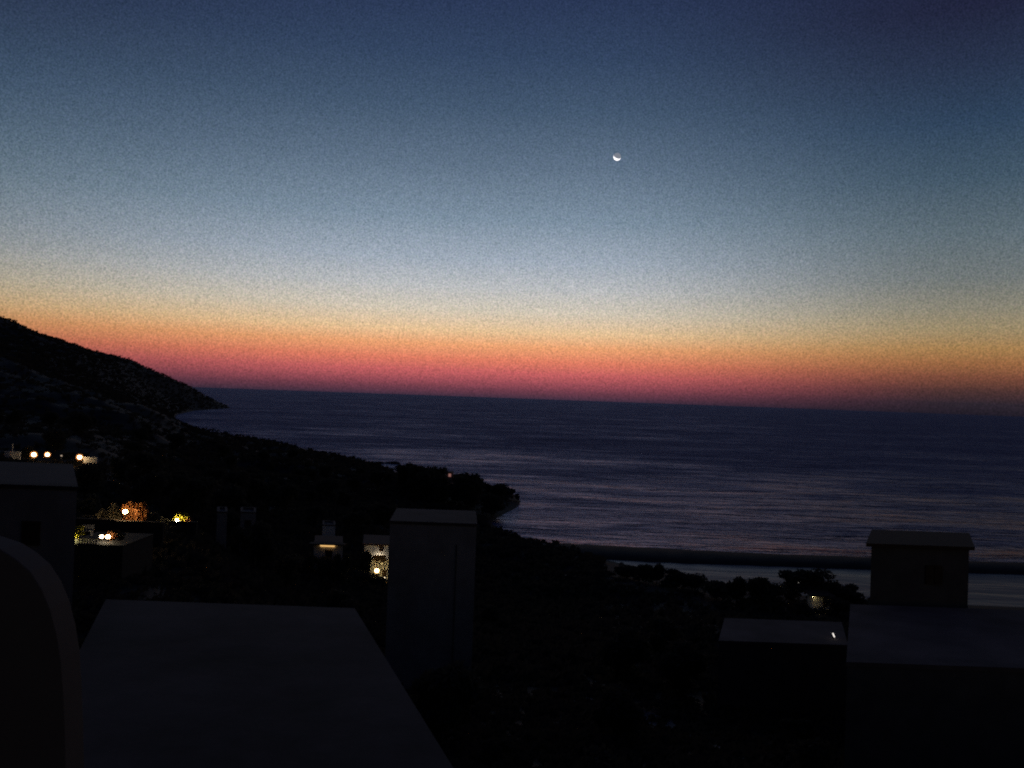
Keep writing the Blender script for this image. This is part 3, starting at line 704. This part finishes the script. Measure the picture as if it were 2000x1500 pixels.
# ------------------------------------------------------------------ dark trees over the village and slope
VG = 'dark trees scattered over the village slope'
rnd = random.Random(21)
TOPLIM = [(0, 893), (200, 905), (330, 860), (420, 870), (560, 890), (700, 915), (780, 935)]
cnt = 0
spots = []
for i in range(4000):
    if cnt >= 75: break
    d = math.exp(rnd.uniform(math.log(88), math.log(330))); x = rnd.uniform(-80, 800)
    v = ray(x, 800) * d
    if sdist(np.array([v.x]), np.array([v.y]), COAST)[0] < (8 if d < 180 else 35): continue
    g = gz(v.x, v.y); h = rnd.uniform(3.5, 6.5)
    # keep the lamps and lit things in view
    ok = True
    for (lx, ly, ld) in ((66, 888, 150), (92, 888, 150), (155, 893, 150), (120, 890, 150), (25, 875, 150), (178, 894, 151), (249, 995, 86), (205, 1010, 86), (180, 1010, 86), (280, 995, 84), (355, 1010, 94), (435, 1008, 101), (485, 1008, 109), (642, 1035, 129), (640, 1075, 111), (744, 1090, 121), (752, 1126, 121), (736, 1118, 119), (172, 965, 98)):
        lp = P(lx, ly, ld)
        lx2, lw = lp.x / ld * d, 5.0
        if d < ld + 3 and abs(v.x - lx2) < lw and g + h * 1.15 > CAM_H + (lp.z - CAM_H) / ld * d - 1.0: ok = False; break
    if not ok or any((v.x - a) ** 2 + (v.y - b_) ** 2 < 20 for a, b_ in spots): continue
    spots.append((v.x, v.y)); cnt += 1
    plant(rnd.choice(PINE + ROUND), v.x, v.y, h / 7.3, 1, 'dark tree on the unlit slope between the hill and the village lamps', VG)
SG2 = 'dark trees on the near slope'
for i in range(3000):
    if cnt >= 105: break
    d = math.exp(rnd.uniform(math.log(36), math.log(110))); x = rnd.uniform(150, 1700)
    v = ray(x, 1200) * d; g = gz(v.x, v.y); h = rnd.uniform(2.2, 3.8)
    yy = (CAM_H - g - h) / d * FPX + 777 + (x - 1000) * .0355
    if yy < np.interp(x, [150, 650, 780, 940, 1000, 1250, 1700], [1125, 1145, 1150, 1150, 1110, 1165, 1205]): continue
    if any((v.x - a) ** 2 + (v.y - b_) ** 2 < 16 for a, b_ in spots): continue
    if (200 < x < 720 and d < 34) or (1380 < x < 1680 and 55 < d < 73) or (740 < x < 950 and 50 < d < 72) or (x > 1600 and d < 60): continue
    if any((v.x - c[0]) ** 2 + (v.y - c[1]) ** 2 < 9 for c in cl): continue
    spots.append((v.x, v.y)); cnt += 1
    plant(rnd.choice(ROUND + BUSH), v.x, v.y, h / (6.5 if False else 5.0), 1, 'dark low tree on the unlit near slope below the houses', SG2)

# low scrub, uncountable
rs_ = np.random.RandomState(12)
M_ = 24000
kk = rs_.rand(M_); dd = np.exp(np.where(kk < .25, rs_.uniform(math.log(36), math.log(140), M_), np.where(kk < .5, rs_.uniform(math.log(40), math.log(1300), M_), rs_.uniform(math.log(200), math.log(650), M_)))); uu = np.where((kk > .8), rs_.uniform(-.4, -.1, M_), rs_.uniform(-0.72, 0.45, M_))
dd = np.concatenate([dd, np.exp(rs_.uniform(math.log(600), math.log(1380), 14000)), np.exp(rs_.uniform(math.log(80), math.log(230), 6500))])
uu = np.concatenate([uu, rs_.uniform(-.75, -.33, 14000), rs_.uniform(-.42, .12, 6500)]); M_ = len(dd)
xx = uu * dd; sd = sdist(xx, dd, COAST); zz = land(xx, dd)
mb = MB()
for i in range(M_):
    if sd[i] < 2 or zz[i] < .3: continue
    s = rs_.uniform(.35, 1.0) * (1 + min(dd[i], 500) / 700)
    if dd[i] < 70: s *= .6
    if dd[i] > 600: s *= 1.25
    c = Vector((xx[i], dd[i], zz[i]))
    for k in range(9):
        a = Vector(rs_.normal(0, 1, 3)).normalized(); b_ = a.orthogonal().normalized()
        p = c + Vector((rs_.normal(0, .5), rs_.normal(0, .5), rs_.uniform(0.1, .8))) * s
        mb.add([p - a * s * .6, p + b_ * s * .35, p + a * s * .6, p - b_ * s * .35], [(0, 1, 2, 3)])
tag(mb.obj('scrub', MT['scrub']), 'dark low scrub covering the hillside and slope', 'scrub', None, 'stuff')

# ------------------------------------------------------------------ moon
DM = 9000
p = P(1205.5, 306, DM); toc = (Vector((0, 0, CAM_H)) - p).normalized()
right = ROT @ Vector((1, 0, 0)); up = ROT @ Vector((0, 1, 0))
ll = (right * -0.36 - up * 0.93); ll = (ll - toc * ll.dot(toc)).normalized()
sv = (toc * -0.46 + ll * 0.888).normalized(); rm = 41.0
o = thing('moon', 'crescent moon with faint earthlit disc high over the sea', 'moon', p)
MB().ball((0, 0, 0), rm, 48, 32).obj('dark_disc', glow('earthshine', lin((118, 124, 135)), 1.0), o, smooth=True)
big = MB().ball((0, 0, 0), rm * 1.02, 96, 64)
big.f = [f for f in big.f if sum((Vector(big.v[i]).normalized().dot(sv) for i in f)) / 4 > 0]
for m_ in (big.obj('lit_crescent', glow('moonlit', (1, .97, .98), 1.6), o, smooth=True),): pass
